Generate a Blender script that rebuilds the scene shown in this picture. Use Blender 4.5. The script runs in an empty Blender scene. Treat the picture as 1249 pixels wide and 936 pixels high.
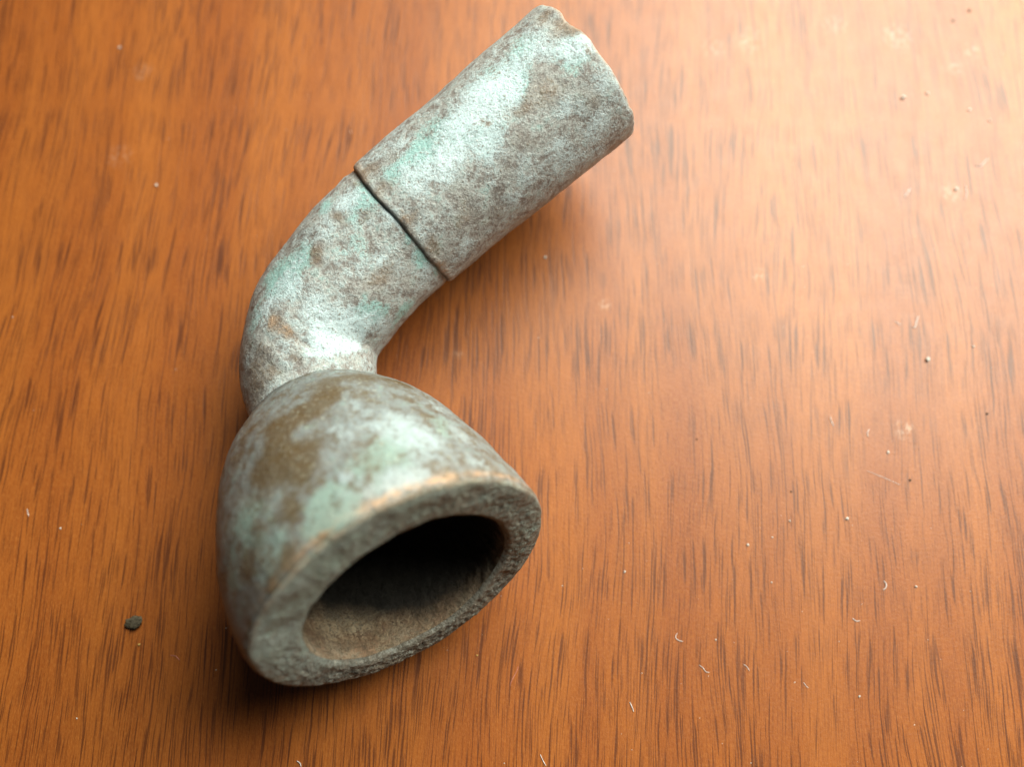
import bpy, math, random
import numpy as np
from mathutils import Vector, noise
from mathutils.bvhtree import BVHTree

S = bpy.context.scene
COL = S.collection
MM = 0.001
# ------------------------------------------------------------------ camera
TILT = math.radians(15.0)
CAM_H = 78.0                                   # all design numbers are millimetres
cam = bpy.data.cameras.new("camera")
cam_o = bpy.data.objects.new("camera", cam)
COL.objects.link(cam_o)
cam_o.location = (0, 0, CAM_H * MM)
cam_o.rotation_euler = (TILT, 0, 0)
cam.sensor_width = 36.0
cam.lens = 36.0 * 1040.0 / 1249.0
cam.clip_start = 0.002
cam.clip_end = 50.0
cam.dof.use_dof = True
cam.dof.focus_distance = 0.0705
cam.dof.aperture_fstop = 15.0
cam.dof.aperture_blades = 7
S.camera = cam_o
# ------------------------------------------------------------------ world
world = bpy.data.worlds.new("World")
S.world = world
world.use_nodes = True
bg = world.node_tree.nodes['Background']
bg.inputs[0].default_value = (0.86, 0.94, 1.0, 1)
bg.inputs[1].default_value = 0.022
# ------------------------------------------------------------------ lights
def area(name, zen, az, dist, sx, sy, power, colr):
    L = bpy.data.lights.new(name, 'AREA')
    L.shape = 'RECTANGLE'; L.size = sx; L.size_y = sy
    L.energy = power; L.color = colr
    o = bpy.data.objects.new(name, L); COL.objects.link(o)
    z, a = math.radians(zen), math.radians(az)
    d = Vector((math.sin(z) * math.cos(a), math.sin(z) * math.sin(a), math.cos(z)))
    o.location = d * dist
    o.rotation_euler = d.to_track_quat('Z', 'Y').to_euler()
    return o
area("window_light", 45, 52, 0.31, 0.27, 0.20, 2.7, (1.0, 0.975, 0.83))
# ------------------------------------------------------------------ exposure
S.render.engine = 'CYCLES'
S.view_settings.view_transform = 'Standard'
S.view_settings.look = 'None'
S.view_settings.exposure = 0.0
S.view_settings.gamma = 1.0

# ================================================================== helpers
F = 1040.0
CV = Vector((0, 0, CAM_H))
DV = Vector((0, math.sin(TILT), -math.cos(TILT)))
UV = Vector((0, math.cos(TILT), math.sin(TILT)))
def ray(px, py):
    return (DV * F + Vector((px - 624.5, 0, 0)) - UV * (py - 468.0)).normalized()
def at(px, py, z=0.0):
    r = ray(px, py)
    return CV + r * ((z - CAM_H) / r.z)

def obj(name, verts, faces, mat, parent=None, attrs=None, smooth=True):
    me = bpy.data.meshes.new(name)
    off = Vector(parent.location) if parent and parent.parent is None else Vector((0, 0, 0))
    p = parent
    base = Vector((0, 0, 0))
    while p:
        base += Vector(p.location); p = p.parent
    me.from_pydata([(v[0] * MM - base.x, v[1] * MM - base.y, v[2] * MM - base.z) for v in verts], [], faces)
    me.update()
    if smooth:
        me.polygons.foreach_set("use_smooth", [True] * len(me.polygons))
    if attrs:
        for k, vals in attrs.items():
            a = me.attributes.new(k, 'FLOAT', 'POINT')
            a.data.foreach_set("value", vals)
    me.materials.append(mat)
    o = bpy.data.objects.new(name, me)
    COL.objects.link(o)
    if parent:
        o.parent = parent
    return o

class NT:
    def __init__(s, name):
        s.m = bpy.data.materials.new(name); s.m.use_nodes = True
        s.t = s.m.node_tree; s.b = s.t.nodes['Principled BSDF']
    def n(s, ty, **kw):
        nd = s.t.nodes.new(ty)
        for k, v in kw.items():
            if k.startswith('i_'):
                nd.inputs[int(k[2:])].default_value = v
            else:
                setattr(nd, k, v)
        return nd
    def l(s, a, b): s.t.links.new(a, b)
    def put(s, v, sock):
        if hasattr(v, 'is_linked'): s.l(v, sock)
        else: sock.default_value = v
    def math(s, op, a, b=None, c=None, clamp=False):
        nd = s.n('ShaderNodeMath', operation=op, use_clamp=clamp)
        for i, v in enumerate((a, b, c)):
            if v is not None: s.put(v, nd.inputs[i])
        return nd.outputs[0]
    def coord(s, scale=(1000, 1000, 1000), rot=(0, 0, 0), loc=(0, 0, 0)):
        tc = s.n('ShaderNodeTexCoord'); mp = s.n('ShaderNodeMapping')
        s.l(tc.outputs['Object'], mp.inputs[0])
        mp.inputs['Scale'].default_value = scale; mp.inputs['Rotation'].default_value = rot
        mp.inputs['Location'].default_value = loc
        return mp.outputs[0]
    def map(s, v, scale=(1, 1, 1), rot=(0, 0, 0), loc=(0, 0, 0)):
        mp = s.n('ShaderNodeMapping'); s.l(v, mp.inputs[0])
        mp.inputs['Scale'].default_value = scale; mp.inputs['Rotation'].default_value = rot
        mp.inputs['Location'].default_value = loc
        return mp.outputs[0]
    def noise(s, v, scale, detail=4, rough=0.55, dist=0.0):
        nd = s.n('ShaderNodeTexNoise'); s.l(v, nd.inputs['Vector'])
        nd.inputs['Scale'].default_value = scale; nd.inputs['Detail'].default_value = detail
        nd.inputs['Roughness'].default_value = rough; nd.inputs['Distortion'].default_value = dist
        return nd.outputs[0]
    def step(s, v, a, b):
        nd = s.n('ShaderNodeMapRange', interpolation_type='SMOOTHSTEP')
        s.put(v, nd.inputs[0]); nd.inputs[1].default_value = a; nd.inputs[2].default_value = b
        return nd.outputs[0]
    def mix(s, f, a, b, mode='MIX'):
        nd = s.n('ShaderNodeMix', data_type='RGBA', blend_type=mode)
        s.put(f, nd.inputs[0]); s.put(a, nd.inputs[6]); s.put(b, nd.inputs[7])
        return nd.outputs[2]
    def attr(s, name):
        nd = s.n('ShaderNodeAttribute', attribute_name=name); return nd.outputs['Fac']
    def bump(s, h, strength, dist, prev=None):
        nd = s.n('ShaderNodeBump'); s.l(h, nd.inputs['Height'])
        nd.inputs['Strength'].default_value = strength; nd.inputs['Distance'].default_value = dist
        if prev is not None: s.l(prev, nd.inputs['Normal'])
        return nd.outputs[0]

# ------------------------------------------------------------------ wood laminate
def wood_material():
    w = NT('wood_laminate')
    c = w.coord(rot=(0, 0, math.radians(1.5)))
    # slow wander of the grain
    n1 = w.noise(w.map(c, (0.05, 0.022, 1)), 1.0, 2, 0.5)
    n2 = w.noise(w.map(c, (0.35, 0.12, 1), loc=(9, 4, 0)), 1.0, 2, 0.5)
    sh = w.math('ADD', w.math('MULTIPLY', w.math('SUBTRACT', n1, 0.5), 5.0),
                w.math('MULTIPLY', w.math('SUBTRACT', n2, 0.5), 0.45))
    cx = w.n('ShaderNodeCombineXYZ'); w.l(sh, cx.inputs[0])
    va = w.n('ShaderNodeVectorMath', operation='ADD'); w.l(c, va.inputs[0]); w.l(cx.outputs[0], va.inputs[1])
    g = va.outputs[0]
    # where pores gather
    dens = w.noise(w.map(g, (0.30, 0.035, 1), loc=(3, 8, 0)), 1.0, 3, 0.6)
    dens2 = w.noise(w.map(g, (0.10, 0.05, 1), loc=(31, 2, 0)), 1.0, 2, 0.5)
    gather = w.math('ADD', w.math('MULTIPLY', dens, 0.24), w.math('MULTIPLY', dens2, 0.10))
    # three families of streaks
    def streaks(sx, sy, lo, wd, loc, detail=1.5, k=1.0):
        n = w.noise(w.map(g, (sx, sy, 1), loc=loc), 1.0, detail, 0.5)
        v = w.math('ADD', n, w.math('MULTIPLY', w.math('SUBTRACT', gather, 0.2), k))
        return w.step(v, lo, lo + wd)
    a = streaks(4.7, 0.140, 0.550, 0.08, (0, 0, 0), k=0.9)
    b = streaks(6.0, 0.20, 0.560, 0.10, (17, 5, 0), k=0.8)
    e = streaks(5.7, 0.100, 0.570, 0.09, (57, 25, 0), k=0.9)
    d = streaks(1.2, 0.045, 0.53, 0.26, (41, 3, 0), detail=3, k=1.2)
    fine = w.noise(w.map(g, (8.5, 0.30, 1), loc=(7, 0, 0)), 1.0, 2, 0.6)
    vfine = w.noise(w.map(g, (15.0, 2.6, 1), loc=(2, 9, 0)), 1.0, 2, 0.6)
    body = w.noise(w.map(g, (0.16, 0.012, 1), loc=(5, 5, 0)), 1.0, 3, 0.5)
    col = w.mix(w.step(body, 0.3, 0.7), (0.280, 0.072, 0.009, 1), (0.360, 0.108, 0.015, 1))
    col = w.mix(w.math('MULTIPLY', w.step(fine, 0.36, 0.72), 0.50), col, (0.13, 0.028, 0.005, 1))
    col = w.mix(w.math('MULTIPLY', w.step(vfine, 0.40, 0.75), 0.35), col, (0.50, 0.19, 0.04, 1))
    col = w.mix(w.math('MULTIPLY', d, 0.14), col, (0.12, 0.026, 0.007, 1))
    col = w.mix(w.math('MULTIPLY', b, 0.55), col, (0.075, 0.018, 0.005, 1))
    col = w.mix(w.math('MULTIPLY', e, 0.70), col, (0.075, 0.018, 0.005, 1))
    col = w.mix(w.math('MULTIPLY', a, 0.72), col, (0.075, 0.018, 0.005, 1))
    # scuffs: whitish rubbed marks with ragged edges
    scuffs = [(1094, 43, 1.9, .45), (1019, 30, 1.6, .35), (1103, 524, 1.2, .5), (926, 335, 1.0, .35), (175, 87, 1.3, .3),
              (146, 190, 1.6, .2), (914, 50, 2.0, .25), (1185, 62, 1.2, .35), (738, 372, .8, .35), (1160, 235, 1.4, .3),
              (560, 432, .7, .25), (870, 58, 1.6, .25), (1166, 84, 1.1, .3)]
    rag = w.noise(w.map(c, (2.2, 1.5, 1), loc=(3, 3, 0)), 1.0, 5, 0.75)
    tc = w.n('ShaderNodeTexCoord')
    tot = None
    for px, py, r, k in scuffs:
        p = at(px, py)
        dm = w.n('ShaderNodeVectorMath', operation='DISTANCE')
        w.l(tc.outputs['Object'], dm.inputs[0]); dm.inputs[1].default_value = (p.x * MM, p.y * MM, 0)
        m = w.math('MULTIPLY', w.math('SUBTRACT', 1.0, w.math('DIVIDE', dm.outputs['Value'], r * MM), clamp=True), k)
        tot = m if tot is None else w.math('ADD', tot, m)
    sc = w.math('MULTIPLY', tot, w.step(rag, 0.46, 0.62), clamp=True)
    col = w.mix(sc, col, (0.72, 0.60, 0.47, 1))
    w.l(col, w.b.inputs['Base Color'])
    # lacquer sheen over the print
    rn = w.noise(c, 0.5, 4, 0.6)
    w.put(w.math('ADD', 0.40, w.math('MULTIPLY', w.math('SUBTRACT', rn, 0.5), 0.12)), w.b.inputs['Roughness'])
    w.b.inputs['IOR'].default_value = 1.5
    w.b.inputs['Specular IOR Level'].default_value = 0.5
    w.b.inputs['Coat Weight'].default_value = 0.18
    w.b.inputs['Coat Roughness'].default_value = 0.52
    w.b.inputs['Coat IOR'].default_value = 1.5
    peel = w.noise(c, 3.8, 4, 0.7)
    peel2 = w.noise(c, 9.0, 2, 0.6)
    h = w.math('ADD', peel, w.math('MULTIPLY', peel2, 0.35))
    h = w.math('SUBTRACT', h, w.math('MULTIPLY', a, 0.25))
    w.l(w.bump(h, 0.45, 0.00005), w.b.inputs['Normal'])
    return w.m

# ------------------------------------------------------------------ patinated bronze
def bronze_material(name, ground, grey, pale, turq, brown, rough=0.55, grit=1.0, pale_bias=0.0, mixy=1.1, fleck=(0.80, 0.86, 0.84, 1), grime_shade_k=0.85):
    w = NT(name)
    c = w.coord()
    big = w.noise(c, 0.30, 5, 0.62, 0.3)
    mid = w.noise(w.map(c, loc=(13, 7, 3)), 0.70, 6, 0.70, 0.25)
    small = w.noise(w.map(c, loc=(1, 17, 5)), 1.7, 5, 0.75, 0.1)
    tiny = w.noise(w.map(c, loc=(4, 4, 9)), 4.2, 4, 0.78, 0.0)
    speck = w.noise(w.map(c, loc=(8, 1, 9)), 3.8, 4, 0.8, 0.2)
    gr = w.math('ADD', w.math('MULTIPLY', w.math('SUBTRACT', small, 0.5), 0.60 * mixy), w.math('MULTIPLY', w.math('SUBTRACT', tiny, 0.5), 0.62 * mixy))
    col = w.mix(w.step(w.math('ADD', mid, gr), 0.34, 0.57), ground, grey)
    tq = w.math('ADD', w.math('ADD', w.math('MULTIPLY', w.attr('turq'), 0.38), w.math('MULTIPLY', mid, 0.8)), gr)
    col = w.mix(w.math('MULTIPLY', w.step(tq, 0.42, 0.66), 0.85), col, turq)
    pl = w.math('ADD', w.math('ADD', w.math('MULTIPLY', w.attr('pale'), 0.37), w.math('MULTIPLY', big, 0.8)), w.math('MULTIPLY', gr, 1.5))
    pf = w.step(pl, 0.44 - pale_bias, 0.82 - pale_bias)
    col = w.mix(w.math('MULTIPLY', pf, 0.92), col, pale)
    br = w.math('ADD', w.math('ADD', w.math('MULTIPLY', w.attr('brown'), 0.55), w.math('MULTIPLY', mid, 0.4)), w.math('MULTIPLY', gr, 2.0))
    bf = w.step(br, 0.30, 0.66)
    col = w.mix(w.math('MULTIPLY', bf, 0.80), col, brown)
    col = w.mix(w.math('MULTIPLY', w.step(tiny, 0.53, 0.64), 0.60), col, (0.10, 0.080, 0.060, 1))
    col = w.mix(w.math('MULTIPLY', w.step(speck, 0.56, 0.68), 0.60), col, fleck)
    # grime in the joints and shade painted into the bore, worn bright edges
    col = w.mix(w.math('MULTIPLY', w.attr('grime_shade'), grime_shade_k), col, (0.008, 0.008, 0.006, 1))
    worn = w.math('MULTIPLY', w.attr('worn'), w.step(small, 0.36, 0.56))
    col = w.mix(worn, col, (0.58, 0.37, 0.22, 1))
    w.l(col, w.b.inputs['Base Color'])
    w.put(w.math('MULTIPLY', worn, 0.5), w.b.inputs['Metallic'])
    r = w.math('ADD', rough, w.math('MULTIPLY', w.math('SUBTRACT', small, 0.5), 0.5))
    r = w.math('SUBTRACT', r, w.math('MULTIPLY', bf, 0.06))
    w.put(w.math('SUBTRACT', r, w.math('MULTIPLY', worn, 0.18), clamp=True), w.b.inputs['Roughness'])
    h1 = w.math('ADD', w.math('MULTIPLY', small, 1.0), w.math('MULTIPLY', tiny, 0.5))
    h1 = w.math('ADD', h1, w.math('MULTIPLY', pf, 0.25))
    nb = w.bump(h1, 0.85 * grit, 0.00022)
    nb = w.bump(speck, 0.35 * grit, 0.00008, nb)
    w.l(nb, w.b.inputs['Normal'])
    return w.m

M_STEM = bronze_material('patina_stem', (0.205, 0.190, 0.178, 1), (0.45, 0.485, 0.48, 1), (0.60, 0.77, 0.83, 1),
                         (0.32, 0.61, 0.60, 1), (0.205, 0.135, 0.080, 1), 0.55, 0.8, 0.11)
M_BOWL = bronze_material('patina_bowl', (0.125, 0.105, 0.070, 1), (0.205, 0.235, 0.245, 1), (0.40, 0.51, 0.55, 1),
                         (0.25, 0.38, 0.34, 1), (0.095, 0.056, 0.012, 1), 0.56, 0.55, -0.05, 1.0, (0.55, 0.60, 0.50, 1))
M_RIM = bronze_material('patina_rim', (0.19, 0.165, 0.13, 1), (0.35, 0.40, 0.38, 1), (0.54, 0.68, 0.66, 1),
                        (0.34, 0.47, 0.41, 1), (0.13, 0.095, 0.060, 1), 0.50, 1.3, 0.0, 1.3, (0.64, 0.66, 0.57, 1))
M_INNER = bronze_material('burnt_shaded_inner_wall', (0.15, 0.105, 0.06, 1), (0.40, 0.31, 0.20, 1), (0.62, 0.55, 0.42, 1),
                          (0.20, 0.23, 0.18, 1), (0.17, 0.085, 0.040, 1), 0.65, 1.5, 0.0, 1.2, (0.42, 0.36, 0.26, 1), grime_shade_k=0.97)  # strong darkening carries the bore's painted shade as well as soot

# ================================================================== table
def table():
    h = 900.0
    n = 2
    vs = [(-h, -h, 0), (h, -h, 0), (h, h, 0), (-h, h, 0), (-h, -h, -22), (h, -h, -22), (h, h, -22), (-h, h, -22)]
    fs = [(0, 1, 2, 3), (7, 6, 5, 4), (0, 4, 5, 1), (1, 5, 6, 2), (2, 6, 7, 3), (3, 7, 4, 0)]
    o = obj('table_top', vs, fs, wood_material(), smooth=False)
    o['kind'] = 'structure'
table()

# ================================================================== the pipe
def fbm(p, sc, octv=3):
    return noise.fractal(p * sc, 0.9, 2.0, octv)
def wob(p, amp_big=0.22, amp_small=0.055):
    """position-based displacement, so that neighbouring parts stay joined"""
    q = noise.noise_vector(p * 0.17 + Vector((3, 1, 7))) * amp_big
    q2 = noise.noise_vector(p * 0.75 + Vector((9, 2, 1))) * amp_small
    q3 = noise.noise_vector(p * 2.3) * amp_small * 0.45
    return q + q2 + q3

MOUTH = at(493, 718, 14.0)
AZ, EL = math.radians(-57), math.radians(23)
NB = Vector((math.cos(EL) * math.cos(AZ), math.cos(EL) * math.sin(AZ), math.sin(EL)))
AX = NB.cross(Vector((0, 0, 1))).normalized()      # towards the photo's lower left
BX = AX.cross(NB).normalized()                      # up, away from the table

pipe = bpy.data.objects.new('tobacco_pipe', None)
COL.objects.link(pipe)
pp = at(372, 470, 6.5)
pipe.location = (pp.x * MM, pp.y * MM, 0)
pipe.empty_display_size = 0.01
pipe['label'] = 'old bronze elbow pipe with green patina lying on the wood table'
pipe['category'] = 'pipe'

K = 0.99
def rim_scale(t, dep=0.0):
    # the mouth is worn slightly out of round, flatter along its top
    up = max(0.0, math.sin(t))
    s = 1.0 - 0.035 * up ** 2
    s += 0.010 * math.cos(2 * t + 0.6) + 0.006 * math.sin(3 * t + 1.0)
    right = math.exp(-((t - 2.80) / 0.75) ** 2)
    s -= 0.035 * math.exp(-((t - 2.45) / 0.45) ** 2)
    s += 0.062 * math.exp(-((t - 3.48) / 0.55) ** 2) * math.exp(-dep / 1.6)
    s -= 0.045 * right * max(0.0, min(1.0, dep / 4.0)) * max(0.0, min(1.0, (19 - dep) / 9))
    return s
def catmull(keys, n):
    out = []
    ks = [keys[0]] + list(keys) + [keys[-1]]
    for i in range(1, len(ks) - 2):
        p0, p1, p2, p3 = (Vector(k) for k in ks[i - 1:i + 3])
        for j in range(n):
            u = j / n
            out.append(0.5 * ((2 * p1) + (p2 - p0) * u + (2 * p0 - 5 * p1 + 4 * p2 - p3) * u * u + (3 * p1 - p0 - 3 * p2 + p3) * u ** 3))
    out.append(Vector(ks[-2]))
    return out

NT_ = 420
IN_OFF = Vector((-0.10, -1.10))         # bore sits low in the mouth, leaving the upper rim thick
def ringpt(s, r, t, off=Vector((0, 0))):
    f = rim_scale(t, max(0.0, s))
    return MOUTH - NB * s + AX * (r * f * math.cos(t) + off.x) + BX * (r * f * math.sin(t) + off.y)

def grid_faces(nr, nt, closed=True, flip=False):
    fs = []
    for i in range(nr - 1):
        for j in range(nt if closed else nt - 1):
            k = (j + 1) % nt
            f = (i * nt + j, i * nt + k, (i + 1) * nt + k, (i + 1) * nt + j)
            fs.append(f[::-1] if flip else f)
    return fs

# camera rays onto the shape decide where each seen stain lies on the metal
def blob(p, cs, warp=0.9):
    """cs: list of (centre, radius, weight)"""
    v = 0.0
    wv = noise.noise_vector(p * 0.45) * warp + noise.noise_vector(p * 1.6) * (warp * 0.35)
    q = p + wv
    for c, r, k in cs:
        d = (q - c).length / r
        if d < 1:
            v += k * (1 - d * d) ** 1.5
    return max(-1.0, min(1.0, v))

class Surf:
    def __init__(s, verts, faces):
        s.b = BVHTree.FromPolygons(verts, faces)
    def hit(s, px, py):
        h = s.b.ray_cast(CV, ray(px, py))
        return h[0]

def build_bowl():
    prof = catmull([(0.20, 11.42), (0.55, 11.62), (1.5, 11.74), (3, 11.85), (5, 11.78), (7, 11.6), (11, 10.5), (14, 9.2), (16.4, 7.7), (18.0, 6.35), (19.6, 5.2)], 14)
    V = []
    for q in prof:
        s, r = q.x * K, q.y * K
        for j in range(NT_):
            V.append(ringpt(s, r, 2 * math.pi * j / NT_))
    Fc = grid_faces(len(prof), NT_, flip=False)
    sf = Surf(V, Fc)
    def spots(L):
        out = []
        for px, py, r, k in L:
            h = sf.hit(px, py)
            if h is not None: out.append((h, r, k))
        return out
    brown = spots([(345, 520, 2.7, 1.1), (378, 500, 2.4, .9), (330, 560, 2.6, .9), (362, 565, 2.6, 1.), (395, 485, 2, .7), (352, 620, 1.9, 1.),
                   (300, 530, 2.0, .7), (440, 462, 2.2, .9), (485, 468, 2.2, 1.), (400, 470, 2.2, .8), (315, 600, 2.4, .5), (290, 560, 1.7, .6), (300, 690, 1.6, .7), (318, 650, 1.8, .5),
                   (500, 487, 1.3, .6), (450, 570, 1.3, .5), (545, 545, 1.1, .6), (355, 690, 1.4, .9), (330, 715, 1.4, .9), (390, 655, 1.2, .9),
                   (430, 640, 1.1, .7), (275, 640, 1.4, .5), (540, 595, 1.0, .3)])
    pale = spots([(480, 520, 3.0, 1.), (520, 540, 2.6, 1.), (500, 570, 2.4, .9), (420, 525, 1.8, .8), (540, 500, 2.2, .9), (565, 530, 2.0, .9),
                  (470, 590, 2.2, .8), (412, 590, 0.8, 1.), (590, 570, 2.0, .8), (430, 610, 1.8, .5), (330, 500, 1.2, .6), (440, 500, 1.8, .7),
                  (520, 470, 1.6, .8), (345, 660, 1.5, .45), (600, 590, 1.6, .6), (290, 620, 1.3, .35),
                  (345, 530, 2.2, -.5), (350, 600, 2.6, -.6)])
    turq = spots([(300, 640, 3.0, .5), (330, 680, 3, .4), (400, 630, 2.5, .7), (480, 545, 3.0, .6), (440, 580, 2.5, .5), (540, 520, 2, .5), (280, 700, 2, .5)])
    A = {'brown': [], 'pale': [], 'turq': [], 'grime_shade': [], 'worn': []}
    V2 = []
    n_p = len(prof)
    for i, q in enumerate(prof):
        for j in range(NT_):
            p = V[i * NT_ + j]
            t = 2 * math.pi * j / NT_
            A['brown'].append(blob(p, brown)); A['pale'].append(blob(p, pale)); A['turq'].append(blob(p, turq))
            s = q.x
            # grime where the neck enters and on the underside
            g = max(0, (s - 17.4) / 1.6) * 0.9
            A['grime_shade'].append(min(1, g))
            e = math.exp(-((s - 0.55) / 0.28) ** 2)
            upness = max(0, min(1, (math.sin(t) + 0.05) * 1.6)) * max(0, min(1, (0.80 - math.cos(t)) * 1.6))
            side = math.exp(-((s - 0.9) / 0.9) ** 2) * 0.16 * max(0, math.sin(t))
            nz = 0.55 + 0.75 * noise.noise(p * 0.6)
            A['worn'].append(max(0, min(1, (e * upness + side) * nz)))
            V2.append(p + wob(p))
    return obj('bowl', V2, Fc, M_BOWL, pipe, A)
bowl = build_bowl()

def build_rim():
    prof = catmull([(0.20, 0.0), (0.04, 0.05), (-0.02, 0.16), (-0.03, 0.35), (0.0, 0.6), (0.02, 0.8), (0.12, 0.93), (0.45, 1.0)], 7)
    V = []; A = {'brown': [], 'pale': [], 'turq': [], 'grime_shade': [], 'worn': []}
    for q in prof:
        s, u = q.x, min(1, max(0, q.y))
        for j in range(NT_):
            t = 2 * math.pi * j / NT_
            a = ringpt(s * K, 11.42 * K, t); b = ringpt(s * K, 8.2 * K, t, IN_OFF)
            p = a.lerp(b, u)
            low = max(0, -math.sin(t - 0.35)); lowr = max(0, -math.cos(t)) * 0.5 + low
            rough = 0.5 + 1.4 * max(0, min(1, lowr))
            d = wob(p)
            inner = math.sin(math.pi * min(1, u)) if u < 1 else 0
            ch = (noise.fractal(p * 2.2, 0.7, 2.1, 4)) * 0.10 * rough * inner + noise.noise(p * 0.5) * .15 * inner
            V.append(p + d + NB * ch)
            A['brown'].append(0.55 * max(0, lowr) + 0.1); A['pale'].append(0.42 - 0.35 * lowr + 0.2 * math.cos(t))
            A['turq'].append(0.7 - 0.8 * lowr); A['grime_shade'].append(min(1, 0.55 * max(0, (u - 0.9) * 10) * (0.4 + 0.6 * math.sin(t))) if u > .9 and math.sin(t) > -.3 else 0.0)
            A['worn'].append(0.55 * math.exp(-((u - 0.02) / 0.05) ** 2) * max(0, math.sin(t)))
    return obj('rim', V, grid_faces(len(prof), NT_, flip=True), M_RIM, bowl, A)
build_rim()

def build_inner():
    prof = catmull([(0.45, 8.2), (1.5, 8.4), (4, 8.5), (7, 8.3), (10, 7.4), (13, 5.6), (15, 3.2), (15.6, 0.02)], 9)
    V = []; A = {'brown': [], 'pale': [], 'turq': [], 'grime_shade': [], 'worn': []}
    for i, q in enumerate(prof):
        for j in range(NT_):
            t = 2 * math.pi * j / NT_
            off = IN_OFF * (1 - 0.5 * min(1, q.x / 10))
            p = ringpt(q.x * K if q.x > 0.45 else 0.45 * K, q.y * K, t, off)
            d = wob(p)
            if i: d = d + (p - MOUTH).normalized() * noise.fractal(p * 1.1, 0.8, 2.0, 4) * 0.16 * min(1, i / 6)
            V.append(p + d)
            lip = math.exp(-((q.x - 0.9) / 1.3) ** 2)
            A['brown'].append(0.35 + 0.5 * noise.noise(p * 0.5)); A['pale'].append(0.75 * lip * max(0, math.cos(t + .9)) + 0.1)  # lower-left lip painted paler, as if lit
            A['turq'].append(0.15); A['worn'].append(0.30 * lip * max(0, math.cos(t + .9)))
            st0 = 0.2 + 4.0 * (math.exp(-((t - 2 * math.pi + 0.60) / 0.65) ** 2) + math.exp(-((t + 0.60) / 0.65) ** 2)) + 0.8 * noise.noise(p * 0.5)  # soot plus painted shade, starting deeper on the lit lower left
            A['grime_shade'].append(max(0, min(1.0, (q.x - st0) / 1.8)))
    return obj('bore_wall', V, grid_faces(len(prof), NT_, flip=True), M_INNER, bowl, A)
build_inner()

# ---------------- sweeps
def sweep(path, radii, nt):
    """path points, radii -> rings (parallel transport)"""
    rings = []
    T0 = (path[1] - path[0]).normalized()
    n = Vector((0, 0, 1)); n = (n - T0 * n.dot(T0)).normalized()
    for i, p in enumerate(path):
        a = path[max(0, i - 1)]; b = path[min(len(path) - 1, i + 1)]
        T = (b - a).normalized()
        n = (n - T * n.dot(T)).normalized()
        bb = T.cross(n)
        rings.append([p + (n * math.cos(2 * math.pi * j / nt) + bb * math.sin(2 * math.pi * j / nt)) * radii[i] for j in range(nt)])
    return rings

J = at(493, 272, 9.2)                 # joint
E_ = at(716, 86, 13.2)                # far end of the socket
AXS = (E_ - J).normalized()
LEN = (E_ - J).length

def stain_sets(sf, table_):
    out = {}
    for key, L in table_.items():
        out[key] = []
        for px, py, r, k in L:
            h = sf.hit(px, py)
            if h is not None: out[key].append((h, r, k))
    return out

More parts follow.
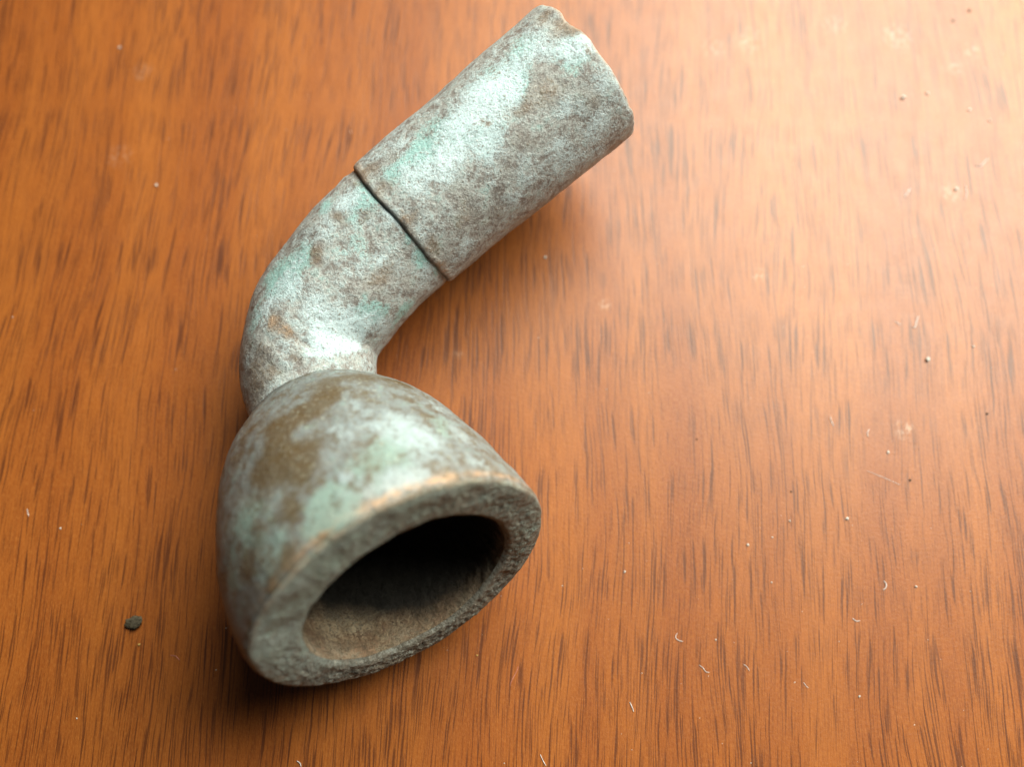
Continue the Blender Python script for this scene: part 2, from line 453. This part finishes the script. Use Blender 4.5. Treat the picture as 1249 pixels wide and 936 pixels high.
def build_socket():
    # (distance along, radius): from the lip at the joint to the far end, around it and back inside
    out = [(-0.20, 5.75), (-0.32, 6.10), (-0.26, 6.36), (0.1, 6.50), (0.5, 6.50), (1.1, 6.50), (2.2, 6.51), (4.5, 6.53), (9, 6.58), (13, 6.66), (LEN - 5, 6.72), (LEN - 3, 6.75), (LEN - 1.7, 6.79), (LEN - 0.9, 6.80),
           (LEN - 0.4, 6.78), (LEN - 0.05, 6.60), (LEN, 6.30), (LEN - 0.05, 5.7), (LEN - 0.4, 5.45), (LEN - 3, 5.4), (LEN - 9, 5.3), (LEN - 14, 4.6), (LEN - 15, 0.05)]
    out = [o for o in out if o[0] < LEN + 1]
    prof = []
    cm = catmull(out, 8)
    prof = cm
    nt = 420
    n = Vector((0, 0, 1)); n = (n - AXS * n.dot(AXS)).normalized(); bb = AXS.cross(n)
    # finer rings along the long outer run
    pr = []
    for i in range(len(prof) - 1):
        a, b = prof[i], prof[i + 1]
        m = max(1, int(abs(b.x - a.x) / 0.22))
        for k in range(m): pr.append(a.lerp(b, k / m))
    pr.append(prof[-1])
    V = []
    for q in pr:
        for j in range(nt):
            t = 2 * math.pi * j / nt
            V.append(J + AXS * q.x + (n * math.cos(t) + bb * math.sin(t)) * max(q.y, 0.02))
    Fc = grid_faces(len(pr), nt)
    sf = Surf(V, Fc)
    st = stain_sets(sf, {
        'brown': [(455, 205, 1.5, .8), (470, 225, 1.3, .6), (500, 265, 1.2, .7), (525, 300, 1.2, .7), (540, 322, 1.0, .7), (600, 90, 1.1, .5), (655, 120, 2.0, .5),
                  (680, 112, 1.8, .5), (635, 135, 1.4, .6), (640, 175, 1.5, .4), (575, 265, 2.0, .5), (560, 235, 1.6, .4), (620, 205, 1.6, .5), (650, 230, 1.3, .4),
                  (690, 30, 1.6, .9), (665, 20, 1.3, 1.), (705, 38, 1.1, 1.), (720, 65, 1.0, .6), (480, 190, 1.2, .4), (545, 90, .9, .5), (592, 150, .5, .8), (720, 120, 1.6, .5), (610, 255, 1.5, .4)],
        'pale': [(590, 130, 3.4, 1.), (560, 165, 3.0, 1.), (620, 95, 2.8, .9), (540, 200, 2.4, .9), (700, 60, 1.8, .8), (720, 55, 1.3, .4), (660, 60, 2.2, .7), (600, 180, 2.0, .7),
                 (665, 120, 0.5, 1.2), (700, 130, 1.3, .5), (740, 90, 1.6, .5), (510, 220, 1.8, .8), (570, 300, 1.6, .6), (625, 250, 1.4, .5), (730, 160, 2.0, .45), (690, 180, 2.4, .4), (490, 175, 1.5, .5), (640, 225, 1.2, .3), (665, 105, 1.8, -.5)],
        'turq': [(610, 100, 3.0, .9), (545, 160, 3.2, .8), (505, 195, 2.2, .9), (640, 60, 2.4, .7), (700, 70, 2.2, .6), (590, 170, 2.4, .6), (745, 80, 1.6, .5), (480, 210, 1.6, .5), (630, 105, 1.0, .6)]})
    A = {'brown': [], 'pale': [], 'turq': [], 'grime_shade': [], 'worn': []}
    V2 = []
    L2 = LEN
    chip = sf.hit(692, 22) or V[0]
    chip2 = sf.hit(668, 20) or V[0]
    for i, q in enumerate(pr):
        inside = i > len(pr) * 0.6 and q.y < 5.75
        for j in range(nt):
            p = V[i * nt + j]
            for k in ('brown', 'pale', 'turq'): A[k].append(blob(p, st[k], 0.8))
            g = math.exp(-((q.x + 0.35) / 0.32) ** 2) if q.y < 6.45 and q.x < 1 else 0
            if inside: g = 0.9
            A['grime_shade'].append(min(1, g))
            ew = math.exp(-((q.x - (L2 - 0.05)) / 0.14) ** 2) * 0.6 + math.exp(-((q.x - 0.05) / 0.35) ** 2) * 0.45 * (0.5 + noise.noise(p * 0.5))
            A['worn'].append(max(0, min(1, ew)) if not inside else 0)
            d = wob(p, 0.16, 0.05)
            if not inside and q.x > L2 - 2.6:                      # the battered far end
                f = min(1, (q.x - L2 + 2.6) / 2.6)
                d = d - AXS * (0.06 + 0.14 * noise.noise(p * 0.9)) * f * f
                for cc, rr, dd in ((chip, 1.5, .30), (chip2, 1.2, .22)):
                    dist = (p - cc).length
                    if dist < rr: d = d - AXS * dd * (1 - dist / rr) ** 1 * f - (p - J - AXS * q.x).normalized() * .15 * (1 - dist / rr)
            if q.x < 1.0 and not inside:
                d = d + AXS * 0.11 * noise.noise(p * 0.55 + Vector((5, 5, 5))) 
            V2.append(p + d)
    return obj('socket', V2, Fc, M_STEM, pipe, A)
build_socket()

def build_neck():
    base = MOUTH - NB * 18.5
    keys = [(J + AXS * 1.6, 6.30), (J + AXS * 0.0, 6.30), (J - AXS * 0.6, 6.28), (at(448, 315, 8.5), 6.1), (at(413, 357, 7.6), 6.15), (at(382, 394, 6.9), 6.1),
            (at(371, 433, 6.6), 6.25), (at(381, 476, 6.6), 6.05), (base - NB * 0.0, 5.2), (base + NB * 3, 5.0)]
    cm = catmull([(k[0].x, k[0].y, k[0].z) for k in keys], 16)
    rr = catmull([(k[1], 0) for k in keys], 16)
    # resample evenly
    path = [cm[0]]; rad = [rr[0].x]
    for p, r in zip(cm, rr):
        if (p - path[-1]).length > 0.16: path.append(p); rad.append(r.x)
    nt = 380
    rings = sweep(path, rad, nt)
    arr = np.array([[tuple(p) for p in r] for r in rings])
    L = len(rings)
    bend = np.clip((np.arange(L) / L - 0.22) / 0.12, 0, 1)[:, None, None]
    for it in range(90):                                # relax the inside of the bend
        sm = arr.copy()
        sm[2:-2] = (arr[:-4] + arr[1:-3] + arr[2:-2] + arr[3:-1] + arr[4:]) / 5
        arr = arr + (sm - arr) * bend
    rings = [[Vector(p) for p in r] for r in arr]
    V = [p for r in rings for p in r]
    Fc = grid_faces(len(rings), nt)
    sf = Surf(V, Fc)
    st = stain_sets(sf, {
        'brown': [(335, 395, 1.3, 1.), (352, 410, 1.0, 1.), (365, 432, .9, .7), (390, 305, 1.6, .7), (385, 315, 1.2, .5), (420, 265, 1.2, .6), (450, 265, 1.0, .6), (470, 335, 1.6, .6),
                  (500, 340, 1.2, .4), (455, 350, 1.3, .5), (320, 445, 2.2, .6), (310, 480, 2.2, .6), (300, 420, 1.6, .5), (435, 225, .8, .5), (340, 460, 1.3, .5), (410, 260, 1.0, .5)],
        'pale': [(420, 400, 2.6, 1.1), (435, 420, 1.6, 1.), (400, 415, 2.0, .9), (345, 345, 1.8, 1.), (425, 240, 1.6, .8), (400, 270, 1.4, .4), (480, 260, 1.2, .6), (380, 380, 2.0, .6),
                 (450, 395, 1.6, .7), (360, 320, 1.4, .6), (470, 400, 1.3, .7), (330, 370, 1.2, .6), (350, 425, 1.5, .3), (520, 330, 1.2, .5), (465, 320, .8, .6), (310, 460, 1.8, -.3)],
        'turq': [(440, 245, 2.4, .8), (370, 310, 2.4, .8), (340, 340, 2.6, 1.), (450, 385, 1.8, .9), (490, 380, 1.8, .8), (515, 315, 1.2, 1.), (495, 290, 1.0, .8), (535, 330, 1.0, .9), (310, 385, 1.6, .6), (400, 250, 1.6, .7), (430, 300, 2, .4)]})
    rust_spots = [(h, r, k) for h, r, k in ((sf.hit(332, 392), .9, .7), (sf.hit(348, 405), .9, .7), (sf.hit(362, 418), .7, .5)) if h is not None]
    rustf = lambda p: max(0.0, blob(p, rust_spots, 0.9)) * 0.8
    grooves = []
    for (a, b) in (((345, 398), (395, 440)), ((322, 405), (372, 452)), ((310, 425), (352, 468)), ((362, 412), (412, 436))):
        ha, hb = sf.hit(*a), sf.hit(*b)
        if ha is not None and hb is not None: grooves.append((ha, hb))
    A = {'brown': [], 'pale': [], 'turq': [], 'grime_shade': [], 'worn': []}
    V2 = []
    for i, r in enumerate(rings):
        dj = (path[i] - J).dot(AXS) if i < len(path) // 2 else -9
        for j, p in enumerate(r):
            for k in ('brown', 'pale', 'turq'): A[k].append(blob(p, st[k], 0.8))
            g = 0.8 * math.exp(-((dj + 0.22) / 0.22) ** 2) if dj > -3 else 0
            A['grime_shade'].append(min(1, g * 1.0))
            A['worn'].append(rustf(p))
            d = wob(p, 0.30, 0.06)
            o = (p - path[i]).normalized()
            if dj > -1.2: d = wob(p, 0.16, 0.05) - o * 0.16 * min(1, (dj + 1.2) / 0.8)
            for a, b in grooves:                                      # hammered creases at the bend
                ab = b - a; u = max(0, min(1, (p - a).dot(ab) / ab.length_squared))
                dist = (p - a - ab * u).length
                if dist < 0.8: d = d - o * 0.13 * (1 - dist / 0.8) ** 2 * (1 + noise.noise(p)) * math.sin(math.pi * min(.999, max(.001, u * .9 + .05)))
            V2.append(p + d)
    return obj('neck', V2, Fc, M_STEM, pipe, A)
build_neck()

# ================================================================== dust and lint
def simple(name, col, rough=0.7, alpha_trans=0.0):
    w = NT(name)
    c = w.coord()
    n = w.noise(c, 3.0, 3, 0.6)
    dark = tuple(x * 0.6 for x in col[:3]) + (1,)
    w.l(w.mix(w.step(n, 0.35, 0.65), dark, col), w.b.inputs['Base Color'])
    w.b.inputs['Roughness'].default_value = rough
    return w.m
M_LINT = simple('lint_white', (0.85, 0.80, 0.78, 1))
M_PINK = simple('lint_pink', (0.62, 0.25, 0.20, 1))
M_SPECK = simple('speck_white', (0.80, 0.78, 0.72, 1), 0.5)
M_TAN = simple('speck_yellow', (0.72, 0.48, 0.14, 1))
M_DARK = simple('speck_dark', (0.045, 0.045, 0.030, 1), 0.8)
M_CRUMB = simple('crumb_dark', (0.085, 0.070, 0.042, 1), 0.8)

def tag(o, label, cat, group=None):
    o['label'] = label; o['category'] = cat
    if group: o['group'] = group

def tube(pts, r, nt=6):
    P = catmull([tuple(p) for p in pts], 6)
    n = len(P)
    rad = [r * (0.35 + 0.65 * math.sin(math.pi * (0.12 + 0.76 * i / (n - 1)))) for i in range(n)]
    rings = sweep(P, rad, nt)
    V = [p for q in rings for p in q]
    Fc = grid_faces(n, nt)
    Fc.append(tuple(range(nt))[::-1]); Fc.append(tuple((n - 1) * nt + k for k in range(nt)))
    return V, Fc

def fibre(pix, r, mat, label, lift=0.0):
    pts = []
    for i, (px, py) in enumerate(pix):
        z = r + lift * math.sin(math.pi * i / (len(pix) - 1))
        pts.append(at(px, py, z))
    V, Fc = tube(pts, r)
    c = at(*pix[len(pix) // 2])
    o = obj('lint_fibre', [(v[0] - c.x, v[1] - c.y, v[2]) for v in V], Fc, mat)
    o.location = (c.x * MM, c.y * MM, 0)
    tag(o, label, 'lint', 'lint fibres scattered on the wood')

GRP = 'dust specks scattered on the wood'
def lump(seed, r, flat=0.6, sub=2):
    import bmesh
    bm = bmesh.new(); bmesh.ops.create_icosphere(bm, subdivisions=sub, radius=1.0)
    off = Vector((seed * 3.7, seed * 1.3, seed * 0.7))
    V = []
    for v in bm.verts:
        p = v.co.copy(); k = 1 + 0.42 * noise.noise(p * 1.3 + off) + 0.20 * noise.noise(p * 3.1 + off)
        V.append(Vector((p.x * r * k, p.y * r * k * 0.8, p.z * r * k * flat)))
    zm = min(v.z for v in V)
    V = [Vector((v.x, v.y, v.z - zm)) for v in V]
    Fc = [tuple(q.index for q in f.verts) for f in bm.faces]
    bm.free()
    return V, Fc
def speck(px, py, r, mat, label, seed):
    V, Fc = lump(seed, r)
    o = obj('dust_speck', V, Fc, mat, smooth=False)
    p = at(px, py)
    o.location = (p.x * MM, p.y * MM, 0)
    o.rotation_euler = (0, 0, seed * 1.7)
    tag(o, label, 'speck', GRP)

FIB = [
    ([(826, 773), (824, 778), (828, 782), (833, 783)], .045, M_LINT, 'tiny curled white fibre between two dark grain streaks, right of the bowl mouth'),
    ([(853, 812), (857, 815), (861, 820), (865, 821)], .040, M_LINT, 'slanting short white fibre just below the tiny curled one right of the bowl'),
    ([(907, 811), (911, 814), (914, 819)], .035, M_LINT, 'faint short white fibre lying right of the slanting fibre near the bottom'),
    ([(768, 857), (770, 861), (772, 866), (773, 869)], .050, M_LINT, 'bright straight white sliver near the bottom edge, below and right of the bowl mouth'),
    ([(659, 921), (662, 928), (666, 935)], .045, M_LINT, 'thin white hair cut by the bottom edge below the bowl'),
    ([(1078, 709), (1081, 713), (1080, 718), (1077, 720)], .055, M_LINT, 'hooked white fibre under the lone bright speck at lower right'),
    ([(1040, 755), (1044, 758), (1049, 758)], .045, M_LINT, 'little curved white fibre below left of the hooked fibre'),
    ([(980, 833), (983, 837), (986, 840)], .035, M_LINT, 'pale dash of lint low on the right, left of a long dark streak'),
    ([(1120, 386), (1118, 392), (1116, 399), (1113, 399)], .060, M_LINT, 'white hooked lint strand just above the largest white grain at right'),
    ([(1092, 392), (1095, 394), (1098, 397)], .045, M_LINT, 'short white lint dash left of the hooked strand at right'),
    ([(1013, 508), (1014, 514), (1017, 520)], .050, M_LINT, 'soft upright white lint strand in the middle of the right half'),
    ([(1060, 524), (1058, 529), (1059, 533)], .045, M_LINT, 'small white lint tick right of the soft upright strand'),
    ([(1103, 240), (1107, 235), (1110, 230)], .060, M_LINT, 'pale slanted strand in the bright upper right area'),
    ([(1190, 201), (1196, 202), (1201, 197), (1205, 194)], .055, M_LINT, 'crooked white strand near the right edge in the upper area'),
    ([(1177, 226), (1179, 235), (1177, 244)], .055, M_LINT, 'upright white strand left of a long dark streak at upper right'),
    ([(632, 814), (629, 822), (624, 831), (622, 838)], .035, M_PINK, 'faint pinkish hair lying below the bowl mouth on dark grain'),
    ([(208, 800), (214, 801), (219, 806)], .035, M_PINK, 'fine curved brownish hair to the right of the dark crumb'),
    ([(362, 929), (366, 932), (367, 936)], .060, M_LINT, 'white curl cut by the bottom edge in the shadow at lower left'),
    ([(33, 621), (34, 626), (35, 630)], .035, M_LINT, 'small white tick near the left edge beside the bowl'),
    ([(1058, 575), (1078, 583), (1098, 592)], .022, M_LINT, 'very fine long pale hair slanting across the right middle'),
]
for a in FIB: fibre(a[0], a[1] * 0.8, a[2], a[3])

SP = [
    (1131, 439, .26, M_SPECK, 'largest white grain on the wood, at right with a dark spot under it'),
    (1033, 633, .17, M_SPECK, 'lone bright round speck at the right, beside a long dark streak'),
    (912, 665, .14, M_SPECK, 'small ragged white speck right of the bowl mouth'),
    (965, 600, .10, M_DARK, 'small dark speck right of centre below the bright sheen'),
    (963, 636, .10, M_SPECK, 'tiny white dot at the top of a dark streak right of the bowl'),
    (942, 656, .09, M_SPECK, 'tiny white dot just above left of a pair near the centre right'),
    (941, 711, .09, M_SPECK, 'tiny white dot between short dark streaks right of the bowl'),
    (1048, 850, .12, M_SPECK, 'small white speck low on the right on a long dark streak'),
    (1117, 716, .12, M_SPECK, 'small pale speck right of the hooked fibre'),
    (762, 698, .12, M_SPECK, 'white speck on a dark streak close to the right of the bowl mouth'),
    (582, 800, .09, M_TAN, 'tiny yellow grain just below the lower lip of the bowl'),
    (873, 781, .08, M_SPECK, 'tiny white dot right of the tiny curled fibre'),
    (1101, 119, .26, M_SPECK, 'large soft white speck in the bright upper right area'),
    (1131, 114, .18, M_SPECK, 'soft white speck right of the large one at upper right'),
    (1182, 134, .15, M_SPECK, 'white speck near the right edge above the crooked strand'),
    (1207, 147, .15, M_SPECK, 'white speck nearest the right edge above the crooked strand'),
    (1166, 231, .22, M_SPECK, 'rough white speck beside the upright strand at upper right'),
    (1182, 13, .17, M_DARK, 'dark speck at the top edge near the right corner'),
    (1162, 25, .15, M_DARK, 'dark speck just below left of the one at the top edge'),
    (1187, 423, .13, M_SPECK, 'small white speck to the right of the largest white grain'),
    (1083, 552, .15, M_SPECK, 'pale speck at the head of a dark streak at right'),
    (1204, 505, .13, M_DARK, 'dark speck amid the glittering sheen at the right edge'),
    (1110, 586, .13, M_DARK, 'dark speck on a dark streak below the sheen at right'),
    (665, 314, .17, M_SPECK, 'white speck below the socket just outside its shadow'),
    (74, 645, .11, M_SPECK, 'small white dot at the left between dark streaks'),
    (170, 787, .13, M_TAN, 'pale tan dot just below the dark crumb'),
    (191, 226, .17, M_SPECK, 'blurred pale speck on the upper left wood'),
    (146, 58, .15, M_SPECK, 'blurred pale speck near the top left corner'),
    (94, 877, .09, M_SPECK, 'tiny pale dot low on the left in the dim wood'),
    (850, 536, .10, M_DARK, 'tiny dark dot in the middle right of the pale wood'),
]
for i, a in enumerate(SP): speck(a[0], a[1], a[2] * 0.85, a[3], a[4], i + 1)

def crumb():
    V, Fc = lump(4.3, 0.66, 0.30, 4)
    V2 = []
    for v in V:
        V2.append(v + v.normalized() * 0.09 * noise.noise(v * 5.0) + Vector((0, 0, 0.0)))
    zm = min(v.z for v in V2)
    o = obj('crumb', [(v.x, v.y, v.z - zm) for v in V2], Fc, M_CRUMB)
    p = at(165, 760)
    o.location = (p.x * MM, p.y * MM, 0); o.rotation_euler = (0, 0, 0.4)
    tag(o, 'dark greenish crumb on the wood in the dim area left of the bowl', 'crumb')
crumb()

# fine dust nobody could count
def dust():
    rnd = random.Random(5)
    V = []; Fc = []
    for i in range(360):
        px, py = rnd.uniform(-150, 1400), rnd.uniform(-200, 1150)
        if rnd.random() > 0.25 + 0.75 * min(1, max(0, px / 1249)): continue
        p = at(px, py); r = rnd.uniform(.018, .05) * (1.6 if rnd.random() < .06 else 1)
        k = len(V); a = rnd.uniform(0, 6.28); e = rnd.uniform(.8, 2.0)
        ca, sa = math.cos(a), math.sin(a)
        for (x, y, z) in ((-1, 0, 0), (1, 0, 0), (0, -1, 0), (0, 1, 0), (0, 0, 1.0)):
            x *= e
            V.append((p.x + r * (x * ca - y * sa), p.y + r * (x * sa + y * ca), z * r + 0.001))
        Fc += [(k, k + 2, k + 4), (k + 2, k + 1, k + 4), (k + 1, k + 3, k + 4), (k + 3, k, k + 4)]
    o = obj('dust', V, Fc, M_SPECK, smooth=False)
    o['kind'] = 'stuff'
    tag(o, 'fine pale dust sprinkled over the wood table', 'dust')
dust()
